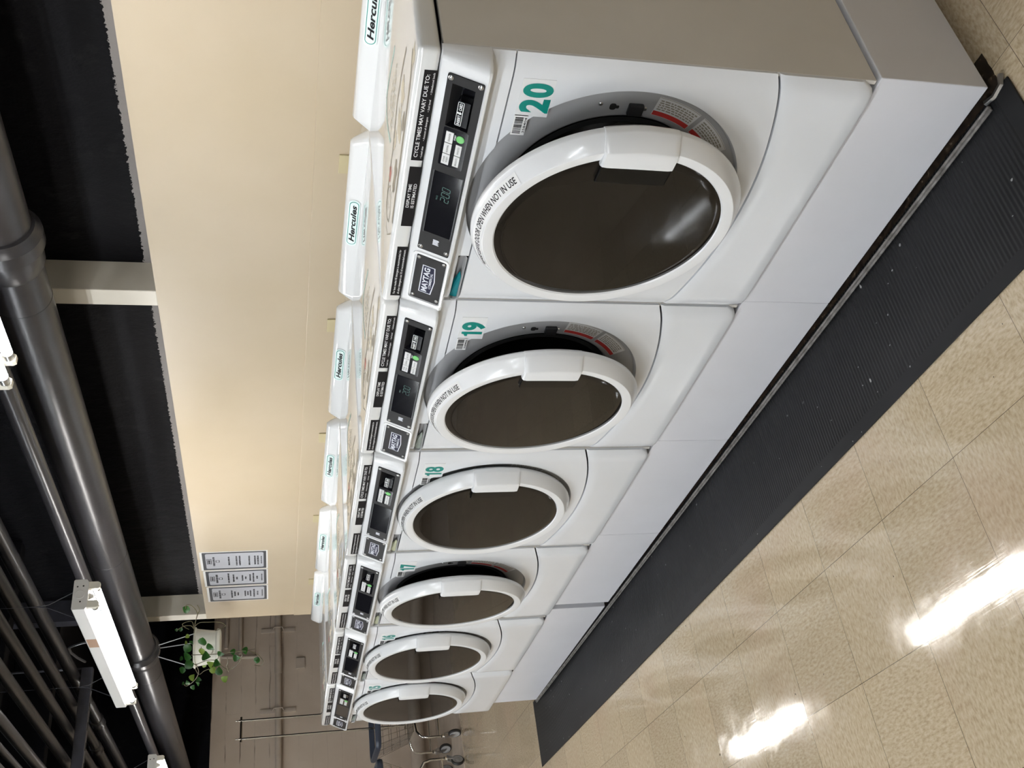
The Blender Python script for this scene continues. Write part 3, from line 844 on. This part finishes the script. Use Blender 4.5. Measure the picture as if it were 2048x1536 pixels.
M['paperdecal'] = mat('clear_white_decal', (.75, .755, .76), .3)
LEFT = {20: -.156, 19: -.862, 18: -1.578, 17: -2.298, 16: -3.035, 15: -3.738}
DOOR = {20: 7.0, 19: 7.0, 18: 0.0, 17: 5.0, 16: 0.0, 15: 0.0}
TRAY = {20: 'soap', 19: 'soap3', 18: 'soap2', 17: 'soap2', 16: 'soap3', 15: 'soap3'}
WL = {20: 'white front-loading washer numbered 20 with its door ajar, at the near end of the row',
      19: 'white front-loading washer numbered 19 with its door ajar and a lit 2:00 display',
      18: 'white front-loading washer numbered 18 with its door shut, between washers 17 and 19',
      17: 'white front-loading washer numbered 17 with its door slightly ajar on a black opening',
      16: 'white front-loading washer numbered 16 with its door shut, second from the carts',
      15: 'white front-loading washer numbered 15 with its door shut, at the far end beside the carts'}
proto = make_washer()
roots = {20: proto}
for n in (19, 18, 17, 16, 15): roots[n] = copy_tree(proto)
for n, r in roots.items():
    r.location = (LEFT[n], YF, ZB); r['label'] = WL[n]
    for c in children(r):
        if c.name.startswith('door') and not c.name.startswith(('door_frame', 'door_gasket')): c.rotation_euler.z = R(-DOOR[n])
        if c.name.startswith('drawer_pull'):
            for t in children(c):
                t.material_slots[0].link = 'OBJECT'; t.material_slots[0].material = M[TRAY[n]]
    number_decal(n, r)
    if n in (20, 19): digits(r)

# ------------------------------------------------------------------ pedestals, kick strip, mat
PED = [(-.150, .548, 'white steel pedestal under washer 20, nearest the camera'), (-.8435, -.1505, 'white steel pedestal under washer 19'),
       (-1.5255, -.8445, 'white steel pedestal under washer 18'), (-2.212, -1.5265, 'white steel pedestal under washer 17, before the gap'),
       (-3.640, -2.262, 'long white pedestal under washers 16 and 15 at the far end')]
for a, b, lab in PED:
    r = empty('pedestal', ((a + b) / 2, .55, 0), lab, 'pedestal', 'pedestals under the washers'); h = (b - a) / 2
    MB().box(-h, h, 0, .74, .034, ZB - .0085, .002).build('body', M['ped'], r, smooth=0)
    for sx in (-h + .06, h - .06):
        for sy in (.06, .68): MB().lathe([(0, 0), (.022, 0), (.022, .008), (.01, .010), (.01, .036)], lambda x, y, z, sx=sx, sy=sy: (sx + x, sy + y, z), 14).build('foot', M['rubber'], r)
ang = math.atan2(-.030, 4.38)
mb = MB().box(-4.29, -.055, .007, .0125, 0, .009, .0015); mb.box(-4.29, -.055, .0, .006, 0, .005, .0015)
o = mb.build('floor_trim', M['trimmetal'], None, smooth=0); o.location = (.567, .5265, .0085); o.rotation_euler.z = ang
tag(o, 'worn grey metal strip along the back edge of the mat', 'metal strip')
mb = MB(); mb.tube([(.505, .556, .008), (.530, .548, .008), (.556, .553, .008), (.566, .572, .008)], .0065, 6)
tag(mb.build('corner_bracket', M['steel'], None), 'bent steel bracket at the corner of the pedestal under washer 20', 'bracket')
T_ = 4.385
mb = MB().box(-.012, T_ + .004, .0, .353, 0, .0045, .0015)
o = mb.build('floor_mat', M['mat'], None, smooth=0); o.location = (-3.818, .235, .0005); o.rotation_euler.z = ang
tag(o, 'long ribbed black rubber mat on the tiles before the washers', 'floor mat')

# ------------------------------------------------------------------ wall plates and signs
for i, x in enumerate((-.528, -1.348, -2.172, -2.98, -3.80)):
    r = empty('wall_plate', (x, YW - .006, 1.1925), '', 'cover plate', 'beige cover plates along the cream wall')
    r['label'] = ['beige cover plate on the cream wall behind washer 20', 'beige cover plate on the cream wall behind washer 19', 'beige cover plate on the cream wall behind washer 18',
                  'beige cover plate on the cream wall behind washer 17', 'beige cover plate on the cream wall below the paper signs'][i]
    MB().box(-.038, .038, -.006, 0, -.0575, .0575, .002).build('plate', M['outlet'], r, smooth=0)
    MB().lathe([(.003, 0), (.003, .001), (0, .0015)], lambda a, b, h: (a, -.006 - h, b + .018), 10).build('screw', M['steel'], r)
SG = [(-3.475, .226, 'paper price sign nearest the camera of the three, touching the ledge'), (-3.712, .206, 'paper price sign in the middle of the three on the cream wall'),
      (-3.942, .208, 'paper price sign at the column end of the three on the cream wall')]
for i, (x, w, lab) in enumerate(SG):
    z1 = 1.836 - .006 * i; z0 = 1.478; q = random.Random(20 + i)
    mb = MB().box(-w / 2 - .006, w / 2 + .006, -.0012, 0, 0, z1 - z0 - .004)
    H = z1 - z0 - .004
    mb.use(1); pl = rrect(-w / 2, w / 2, .008, H - .012, .004); mb.faces([(a, -.0016, b) for a, b in pl], [tuple(range(len(pl)))])
    mb.use(2); pl = rrect(-w / 2 + .018, w / 2 - .014, .022, H - .028, .012); mb.faces([(a, -.0020, b) for a, b in pl], [tuple(range(len(pl)))])
    mb.use(3)
    def row(zc, hw, hh):
        a = -hw
        while a < hw:
            l = q.uniform(.004, .012); mb.faces([(a, -.0024, zc - hh * q.uniform(.6, 1)), (min(a + l, hw), -.0024, zc - hh), (min(a + l, hw), -.0024, zc + hh * q.uniform(.6, 1)), (a, -.0024, zc + hh)], [(0, 1, 2, 3)]); a += l + .003
    def ring(x0, x1, z0_, z1_, t):
        for bx in ((x0, x1, z0_, z0_ + t), (x0, x1, z1_ - t, z1_), (x0, x0 + t, z0_, z1_), (x1 - t, x1, z0_, z1_)):
            mb.faces([(bx[0], -.0024, bx[2]), (bx[1], -.0024, bx[2]), (bx[1], -.0024, bx[3]), (bx[0], -.0024, bx[3])], [(0, 1, 2, 3)])
    ring(-.034, .034, H - .058, H - .034, .003); row(H - .046, .026, .006); row(H - .070, .058, .006); ring(-.014, .014, H - .100, H - .080, .003)
    for zz, hw in ([(.205, .055), (.165, .062), (.148, .062), (.098, .062), (.068, .058), (.052, .058)], [(.215, .068), (.188, .052), (.170, .018), (.140, .04), (.122, .018), (.098, .046), (.080, .064), (.060, .02)],
                   [(.205, .055), (.188, .035), (.170, .024), (.130, .04), (.115, .03), (.10, .044), (.08, .06), (.06, .03)])[i]: row(zz, hw, .0048)
    row(.034, .048, .003)
    o = mb.build('paper_sign', [M['paper'], M['signdark'], M['mailpaper'], M['ink']], None, smooth=0); o.location = (x, YW - .0008, z0)
    tag(o, lab, 'sign', 'paper price signs')

# ------------------------------------------------------------------ ceiling pipes
def xpipe(name, Y, Z, r, x0, x1, m, label, couplings=(), seg=24):
    root = empty(name, (x0, Y, Z), label, 'pipe', None)
    MB().tube([(0, 0, 0), (x1 - x0, 0, 0)], r, seg).build('pipe_run', m, root)
    for c, kind in couplings:
        c = c - x0; mb = MB()
        if kind == 'bell':
            prof = [(r, -.11), (r * 1.12, -.09), (r * 1.14, -.02), (r * 1.28, -.015), (r * 1.28, .03), (r * 1.16, .04), (r * 1.10, .06), (r, .062)]
            mb.lathe(prof, lambda a, b, h: (c + h, a, b), seg); mb.build('bell_joint', m, root)
        elif kind == 'band':
            mb.lathe([(r, -.001), (r * 1.012, 0), (r * 1.012, .006), (r, .007)], lambda a, b, h: (c + h, a, b), seg); mb.build('seam_band', M['pipedark'] if m is M['pipe'] else M['ceiling'], root)
        else:
            mb.lathe([(r, -.06), (r * 1.25, -.055), (r * 1.25, -.035), (r * 1.14, -.03), (r * 1.14, .03), (r * 1.25, .035), (r * 1.25, .055), (r, .06)], lambda a, b, h: (c + h, a, b), seg); mb.build('coupling', m, root)
    return root
xpipe('drain_pipe', 1.131, 2.19, .086, XF, 5.0, M['pipe'], 'thick charcoal drain pipe running along the ceiling above the planter',
      [(-.66, 'bell'), (-.92, 'band'), (-2.78, 'band'), (-4.12, 'bell'), (-4.48, 'band')], 40)
xpipe('conduit_pipe', .944, 2.25, .029, XF, 5.0, M['pipe'], 'slim charcoal pipe running close beside the thick drain pipe', [], 20)
PL = [(.875, 2.45, .031), (.735, 2.45, .027), (.607, 2.45, .024), (.461, 2.45, .024), (.303, 2.45, .023), (.215, 2.45, .014), (.150, 2.45, .014)]
PN = ['first', 'second', 'third', 'fourth', 'fifth', 'sixth', 'seventh']
for i, (y, z, r) in enumerate(PL):
    xpipe('ceiling_pipe', y, z, r, XF, 5.0, M['pipedark'], 'black painted ceiling pipe, %s out from the hanging light fixtures' % PN[i],
          [(-4.55 - .05 * i, 'c')] if i < 3 else [], 18)['group'] = 'black painted ceiling pipes'
# strut carrying the pipes
mb = MB().box(-.021, .021, -.75, .80, 2.362, 2.4175, .002)
for k in range(15): mb.use(1).box(-.007, .007, -.72 + .1 * k, -.68 + .1 * k, 2.3612, 2.362)
o = mb.build('pipe_strut', [M['strut'], M['void']], None, smooth=0); o.location = (-3.74, .12, 0)
tag(o, 'slotted steel strut running crosswise under the black ceiling pipes', 'strut')
mb = MB()
for y in (.35, .92): mb.tube([(-3.74, y, 2.40), (-3.74, y, 2.95)], .006, 8)
ro = mb.build('strut_rod', M['strut'], o); ro.location = (3.74, -.12, 0)

# ------------------------------------------------------------------ fluorescent fixtures
def make_fixture():
    """a four foot strip light along x, housing top at z=0, hung on wire chains"""
    root = empty('strip_light', (0, 0, 0), 'x', 'light fixture')
    L, w = 1.22, .058
    mb = MB(); P = [(-w, -.004), (-w + .004, 0), (w - .004, 0), (w, -.004), (w, -.044), (w - .010, -.051), (w - .022, -.052), (-w + .022, -.052), (-w + .010, -.051), (-w, -.044)]
    mb.prism(P, 0, L, YZ)
    mb.prism([(-.014, -.051), (.014, -.051), (.006, -.068), (-.006, -.068)], .022, L - .022, YZ)
    hs = mb.build('housing', M['offwhite'], root, smooth=0, bevel=.001)
    MB().lathe([(.017, 0), (.017, .0012), (.014, .0016), (.014, .0006), (0, .0006)], lambda a, b, h: (L + h, a, -.024 + b), 20).build('knockout', M['offwhite'], hs)
    mb = MB()
    for y, z in ((.03, -.014), (.032, -.034), (-.028, -.028)): mb.lathe([(.0032, .0004), (0, .0004)], lambda a, b, h: (L + h, y + a, z + b), 10)
    mb.build('screw_hole', M['void'], hs, smooth=0)
    MB().box(L - .40, L - .31, -w - .0006, -w, -.042, -.006).build('maker_label', M['copper'], hs, smooth=0)
    for y in (-.036, .036):
        for x, s in ((.004, 1), (L - .004, -1)):
            mb = MB(); mb.prism([(-.0135, -.050), (.0135, -.050), (.0135, -.082), (.009, -.0895), (-.009, -.0895), (-.0135, -.082)], x, x + s * .016, lambda a, b, d: (d, y + a, b))
            mb.build('lamp_socket', M['socket'], root, smooth=0)
        tb = MB().tube([(.021, y, -.0735), (L - .021, y, -.0735)], .0127, 20).build('tube', M['tube'], root)
        for x0, x1 in ((.0205, .042), (L - .042, L - .0205)):
            MB().tube([(x0, y, -.0735), (x1, y, -.0735)], .0132, 20).build('end_cap', M['steel'], tb)
    for x in (.16, L - .10):
        mb = MB(); top = (x, 0, .30)
        for y in (-w + .004, w - .004): mb.tube([(x + .012, y, 0), (x, y * .1, .10), (x, 0, .14)], .0018, 6)
        mb.tube([(x, 0, .14), (x, 0, .78)], .0007, 5)
        mb.build('hanging_chain', M['strut'], root)
    mb = MB(); mb.tube([(L - .36, -w + .01, -.01), (L - .36, -w + .005, .02), (L - .37, -w, .05), (L - .40, -w + .003, .07), (L - .46, -w + .005, .072), (L - .54, -w + .01, .06), (L - .62, -w + .02, .045)], .005, 8)
    mb.build('feed_cable', M['pipedark'], root)
    return root
fx = make_fixture()
FIX = [((-.56, .597, 2.153), 'lit fluorescent strip light nearest the camera, cut off by the frame edge'),
       ((-3.19, .597, 2.153), 'lit two-tube fluorescent strip light hanging beside the thick drain pipe'),
       ((-5.75, .597, 2.153), 'lit fluorescent strip light farthest away, near the brick wall')]
PLACE = ['near the brick wall', 'opposite washer 16', 'opposite washer 18', 'opposite washer 20', 'towards the right wall']
for k, y in enumerate((-1.75, -3.05)):  # extra rows out of view, added to brighten the washer fronts
    for j, x in enumerate((-6.3, -4.3, -2.3, -.3, 1.9)):
        FIX.append(((x, y, 2.68), 'added unseen strip light in the %s row over the open floor, %s' % (('nearer', 'farther')[k], PLACE[j])))
for i, (p, lab) in enumerate(FIX):
    r = fx if i == 0 else copy_tree(fx); r.location = p; tag(r, lab, 'light fixture', 'fluorescent strip lights')
    if i:
        for c in children(r):
            if c.name.startswith('tube'): c.material_slots[0].link = 'OBJECT'; c.material_slots[0].material = M['tube1' if i < 3 else 'tube2']

# ------------------------------------------------------------------ far brick wall: pipes and straps
def ypipe(name, pts, r, label, cat='pipe', joints=()):
    root = empty(name, pts[0], label, cat); p0 = Vector(pts[0])
    MB().tube([Vector(p) - p0 for p in pts], r, 16).build('pipe_run', M['tan'], root)
    for a, b in joints: MB().tube([Vector(a) - p0, Vector(b) - p0], r * 1.18, 16).build('coupling', M['tan'], root)
    return root
xw = XF + .06
ypipe('wall_pipe', [(xw, -3.9, 1.39), (xw, 3.1, 1.415)], .028, 'tan painted pipe running level across the brick wall', joints=[((xw, 1.98, 1.41), (xw, 2.13, 1.41))])
ypipe('wall_pipe', [(xw, 3.1, 1.76), (xw, 2.18, 1.745)], .017, 'short tan pipe on the brick wall, second one up')
ypipe('wall_pipe', [(xw, 3.1, 1.885), (xw, 2.24, 1.87)], .017, 'short tan pipe on the brick wall, topmost one below the black band')
ypipe('wall_pipe', [(xw - .01, 2.17, 1.98), (xw - .01, 2.15, 1.60)], .017, 'short upright tan pipe on the brick wall behind the planter')
ypipe('floor_pipe', [(XF + .10, -3.9, .20), (XF + .10, 3.1, .20)], .064, 'fat tan pipe running along the foot of the brick wall')
for y, lab in ((2.405, 'tan strap across the wall pipe near the hanging planter'), (1.662, 'tan strap across the wall pipe above the cart poles')):
    mb = MB().box(XF, XF + .012, y - .02, y + .02, 1.255, 1.565, .002); mb.tube([(XF + .01, y, 1.36), (XF + .095, y, 1.375), (XF + .10, y, 1.41), (XF + .095, y, 1.445), (XF + .01, y, 1.46)], .005, 8)
    tag(mb.build('pipe_strap', M['tan'], None, smooth=30), lab, 'strap', 'straps on the brick wall')
o = MB().box(XF, XF + .02, 2.03, 2.13, 1.17, 1.25, .003).build('junction_box', M['tan'], None, smooth=0)
tag(o, 'small square tan box on the brick wall beside the washers', 'junction box')

# ------------------------------------------------------------------ hanging planter
YP = 1.13
pr = empty('hanging_planter', (-4.12, YP, 1.745), 'white hanging pot with a trailing vine, wired to the thick drain pipe', 'potted plant')
O = Vector((-4.12, YP, 1.745))
MB().lathe([(0, 0), (.088, 0), (.098, .004), (.102, .018), (.098, .024), (.092, .026), (.094, .05), (.104, .12), (.108, .135), (.116, .139), (.117, .146), (.112, .148), (.104, .144), (.10, .125), (0, .12)],
           lambda a, b, h: (a, b, h), 48).build('pot', M['pot'], pr)
for k in range(3):
    a = R(25 + 120 * k); MB().tube([(.112 * math.cos(a), .112 * math.sin(a), .145), (.0, 0, .445)], .0026, 6).build('hanger_wire', M['wire'], pr)
mb = MB().tube([(0, 0, .44), (0, -.03, .40), (0, -.092, .445), (0, -.06, .53), (0, .0, .536)], .003, 6); mb.build('hook', M['wire'], pr)
def pz(x, y, Y=YP): return at(340 + x / 7.68, 1200 + y / 7.68, Y) - O
stems = [([(330, 845), (730, 830), (960, 800), (1160, 780), (1300, 810), (1380, 870), (1430, 950), (1390, 1010), (1300, 1000)], 1.0), ([(370, 500), (380, 390), (400, 300), (420, 210), (380, 130), (320, 80), (250, 80), (240, 130)], 1.1),
         ([(400, 300), (430, 210), (455, 150), (420, 80)], 1.1), ([(370, 420), (450, 350), (600, 340), (760, 340), (850, 390), (800, 430), (700, 470)], 1.16),
         ([(365, 440), (320, 395), (220, 400), (160, 430), (90, 470)], 1.15), ([(370, 450), (345, 340), (280, 330), (190, 370), (230, 420), (290, 450)], 1.2),
         ([(340, 960), (400, 990), (560, 930), (700, 930), (770, 990), (860, 1060), (960, 1050), (1070, 940), (1110, 830)], 1.0), ([(340, 980), (400, 1000), (440, 1110), (380, 1230), (260, 1320), (210, 1290)], 1.02),
         ([(360, 1000), (440, 1140), (520, 1090), (600, 1060)], 1.05), ([(480, 720), (490, 780), (550, 830)], 1.01), ([(640, 820), (660, 780), (640, 740)], 1.01), ([(740, 830), (740, 890), (700, 930)], 1.0), ([(880, 890), (890, 960), (870, 1010), (900, 1100)], 1.0)]
mb = MB()
for pl, Y in stems:
    P = [pz(x, y, Y) for x, y in pl]
    if len(P) > 2:                                      # smooth the polyline
        Q = []
        for i in range(len(P) - 1):
            a = P[max(i - 1, 0)]; b = P[i]; c = P[i + 1]; d = P[min(i + 2, len(P) - 1)]
            for t in (0, .25, .5, .75):
                Q.append(.5 * ((2 * b) + (c - a) * t + (2 * a - 5 * b + 4 * c - d) * t * t + (3 * b - a - 3 * c + d) * t ** 3))
        P = Q + [P[-1]]
    mb.tube(P, .0022, 6)
mb.build('vine_stems', M['stem'], pr)
LV = [(505, 650, 125, 95, 1.0, 0), (625, 725, 118, 55, 1.0, 0), (550, 860, 130, 10, .98, 0), (480, 785, 90, 170, 1.0, 1), (780, 825, 95, 30, .99, 0), (970, 800, 85, 75, 1.0, 0), (1020, 890, 100, 5, 1.0, 0),
      (1160, 780, 100, 80, 1.0, 0), (1335, 930, 95, 100, 1.0, 0), (265, 750, 120, 120, 1.0, 0), (260, 860, 130, 200, 1.03, 0), (290, 980, 135, 240, 1.0, 0), (720, 970, 110, 20, .98, 0), (755, 1090, 115, 260, .98, 0),
      (840, 1210, 100, 320, .98, 1), (660, 1075, 95, 290, 1.0, 1), (620, 985, 110, 330, 1.0, 1), (245, 140, 100, 200, 1.1, 0), (160, 450, 60, 190, 1.15, 0), (185, 1070, 100, 190, 1.03, 0), (340, 1190, 95, 300, 1.02, 1),
      (440, 1225, 80, 10, 1.02, 0), (425, 1285, 75, 330, 1.02, 0), (350, 1340, 75, 300, 1.02, 0), (270, 1270, 70, 250, 1.02, 0), (200, 1280, 50, 200, 1.02, 0), (265, 560, 60, 150, 1.1, 1), (240, 660, 60, 180, 1.1, 1), (170, 895, 65, 200, 1.05, 0),
      (400, 900, 80, 200, 1.05, 0), (520, 1000, 70, 220, 1.05, 1), (100, 460, 45, 180, 1.15, 0), (330, 660, 70, 120, 1.1, 0)]
q = random.Random(4); mg = MB()
shape = [(0, 0), (.10, .28), (.30, .46), (.55, .42), (.80, .22), (1, 0)]
for x, y, sz, an, Y, mi in LV:
    c = pz(x, y, Y); s = sz / 7.68 / 343 * 1.18; a = R(an)
    # leaf plane faces roughly towards the room with its own random tilt
    e1 = (-CX * -math.cos(a) + CY * math.sin(a)); nrm = (-CZ + Vector((q.uniform(-.5, .5), q.uniform(-.5, .5), q.uniform(-.1, .7)))).normalized()
    e1 = (e1 - nrm * e1.dot(nrm)).normalized(); e2 = nrm.cross(e1)
    mid = [c + e1 * (t - .5) * s - nrm * (t - .5) ** 2 * s * .5 for t, w in shape]
    lo = [m_ - e2 * w * s + nrm * w * s * .25 for m_, (t, w) in zip(mid, shape)]; hi = [m_ + e2 * w * s + nrm * w * s * .25 for m_, (t, w) in zip(mid, shape)]
    mg.use(mi); mg.grid([lo, mid, hi])
fo = mg.build('leaves', [M['leaf'], M['leafy']], pr, smooth=60)

# ------------------------------------------------------------------ laundry carts
def caster(x, y, rot):
    """swivel caster, wheel on the floor under x, y"""
    def P(v): c, s = math.cos(rot), math.sin(rot); return (x + v[0] * c - v[1] * s, y + v[0] * s + v[1] * c, v[2])
    return P
def make_cart(rack):
    root = empty('laundry_cart', (0, 0, 0), 'x', 'laundry cart', 'wire laundry carts')
    lx, ly = .25, .36; ch = M['chrome']
    zb, zt_ = .36, .63
    # legs: bent tubes from the basket to the casters
    for sx in (-1, 1):
        for sy in (-1, 1):
            mb = MB(); mb.tube([(sx * (lx - .05), sy * (ly - .16), zb - .01), (sx * (lx - .03), sy * (ly - .06), zb - .02), (sx * (lx - .01), sy * (ly - .012), zb - .05), (sx * lx, sy * ly, zb - .10), (sx * lx, sy * ly, .135)], .0105, 12)
            mb.lathe([(.016, .128), (.018, .132), (.018, .150), (.012, .156)], lambda a, b, h: (sx * lx + a, sy * ly + b, h), 14)
            lg = mb.build('leg', ch, root)
            rot = {(-1, -1): .5, (1, -1): .25, (-1, 1): 2.2, (1, 1): -.9}[(sx, sy)]
            P = caster(sx * lx, sy * ly, rot)
            mb = MB(); off = .032
            for k in (-.016, .016): mb.prism([(-.018, .128), (.018, .128), (off + .012, .05), (off - .012, .05)], k - .0015, k + .0015, lambda a, b, d: P((a, d, b)))
            mb.prism([(-.02, .126), (.02, .126), (.02, .130), (-.02, .130)], -.0175, .0175, lambda a, b, d: P((a, d, b)))
            cs_ = mb.build('caster_fork', M['steel'], root, smooth=0)
            mb = MB(); mb.lathe([(.040, -.012), (.0475, -.0105), (.0505, -.006), (.0505, .006), (.0475, .0105), (.040, .012)], lambda a, b, h: P((off + a, h, .0505 + b)), 32)
            mb.use(1).lathe([(0, -.010), (.012, -.012), (.014, -.0085), (.033, -.0085), (.0331, -.0125), (.041, -.0122)], lambda a, b, h: P((off + a, h, .0505 + b)), 24)
            mb.lathe([(0, .010), (.012, .012), (.014, .0085), (.033, .0085), (.0331, .0125), (.041, .0122)], lambda a, b, h: P((off + a, h, .0505 + b)), 24)
            mb.build('caster_wheel', [M['tyre'], M['greyp']], cs_)
    # cross bars
    mb = MB()
    for sx in (-1, 1): mb.tube([(sx * lx, -ly, .17), (sx * lx, ly, .17)], .008, 8)
    mb.tube([(-lx, 0, .17), (lx, 0, .17)], .008, 8); mb.build('base_frame', ch, root)
    # wire basket
    mb = MB(); bx, by = lx - .005, ly + .02; cx_, cy_ = lx - .07, ly - .07
    def ringp(x, y, z): return [(-x, -y, z), (x, -y, z), (x, y, z), (-x, y, z), (-x, -y, z)]
    for k in range(5):
        t = k / 4; x = cx_ + (bx - cx_) * t; y = cy_ + (by - cy_) * t; mb.tube(ringp(x, y, zb + (zt_ - zb) * t), .0035 if k in (0, 4) else .0022, 6)
    for k in range(15):
        u = -1 + 2 * k / 14
        for s in (-1, 1):
            mb.tube([(s * bx, u * by, zt_), (s * cx_, u * cy_, zb)], .0017, 5)
        mb.tube([(-cx_, u * cy_, zb), (cx_, u * cy_, zb)], .0017, 5)
    for k in range(11):
        u = -1 + 2 * k / 10
        for s in (-1, 1): mb.tube([(u * bx, s * by, zt_), (u * cx_, s * cy_, zb)], .0017, 5)
        mb.tube([(u * cx_, -cy_, zb), (u * cx_, cy_, zb)], .0017, 5)
    mb.build('wire_basket', ch, root)
    # vinyl bumper and folded liner
    mb = MB(); b2x, b2y = bx + .012, by + .012; pl = []
    for cx2, cy2, a0 in ((b2x - .05, b2y - .05, 0), (-b2x + .05, b2y - .05, 90), (-b2x + .05, -b2y + .05, 180), (b2x - .05, -b2y + .05, 270)):
        for i in range(7): t = R(a0 + 15 * i); pl.append((cx2 + .05 * math.cos(t), cy2 + .05 * math.sin(t)))
    prof = [(.0, -.024), (.012, -.020), (.018, 0), (.012, .020), (0, .024)]
    rows = []
    for o_, h in prof: rows.append([(x * (1 + o_ / b2x), y * (1 + o_ / b2y), .65 + h) for x, y in pl])
    for h, o_ in ((.020, -.010), (-.020, -.010)): rows.append([(x * (1 + o_ / b2x), y * (1 + o_ / b2y), .65 + h) for x, y in pl])
    rows.append(rows[0]); mb.grid(rows, True); mb.build('bumper', M['vinyl'], root)
    if rack:
        mb = MB()
        for y in (-.07, .07): mb.tube([(.0, y - .12, .40), (.0, y - .12, 1.71)], .0095, 12)
        mb.tube([(0, -.215, 1.69), (0, -.02, 1.69)], .009, 12)
        for y in (-.07, .07): mb.tube([(0, y - .12, 1.70), (.0, y - .12, 1.735)], .005, 8)
        mb.tube([(0, -.22, .40), (0, .0, .40)], .009, 10)
        mb.build('hanging_rack', ch, root)
    return root
c1 = make_cart(True); c1.location = (-6.455, 1.387, .004)
c1['label'] = 'chrome wire laundry cart with a tall hanging rack beside the far washer'
c2 = make_cart(False); c2.location = (-6.43, .49, .004)
c2['label'] = 'chrome wire laundry cart without a rack at the frame edge, before the brick wall'
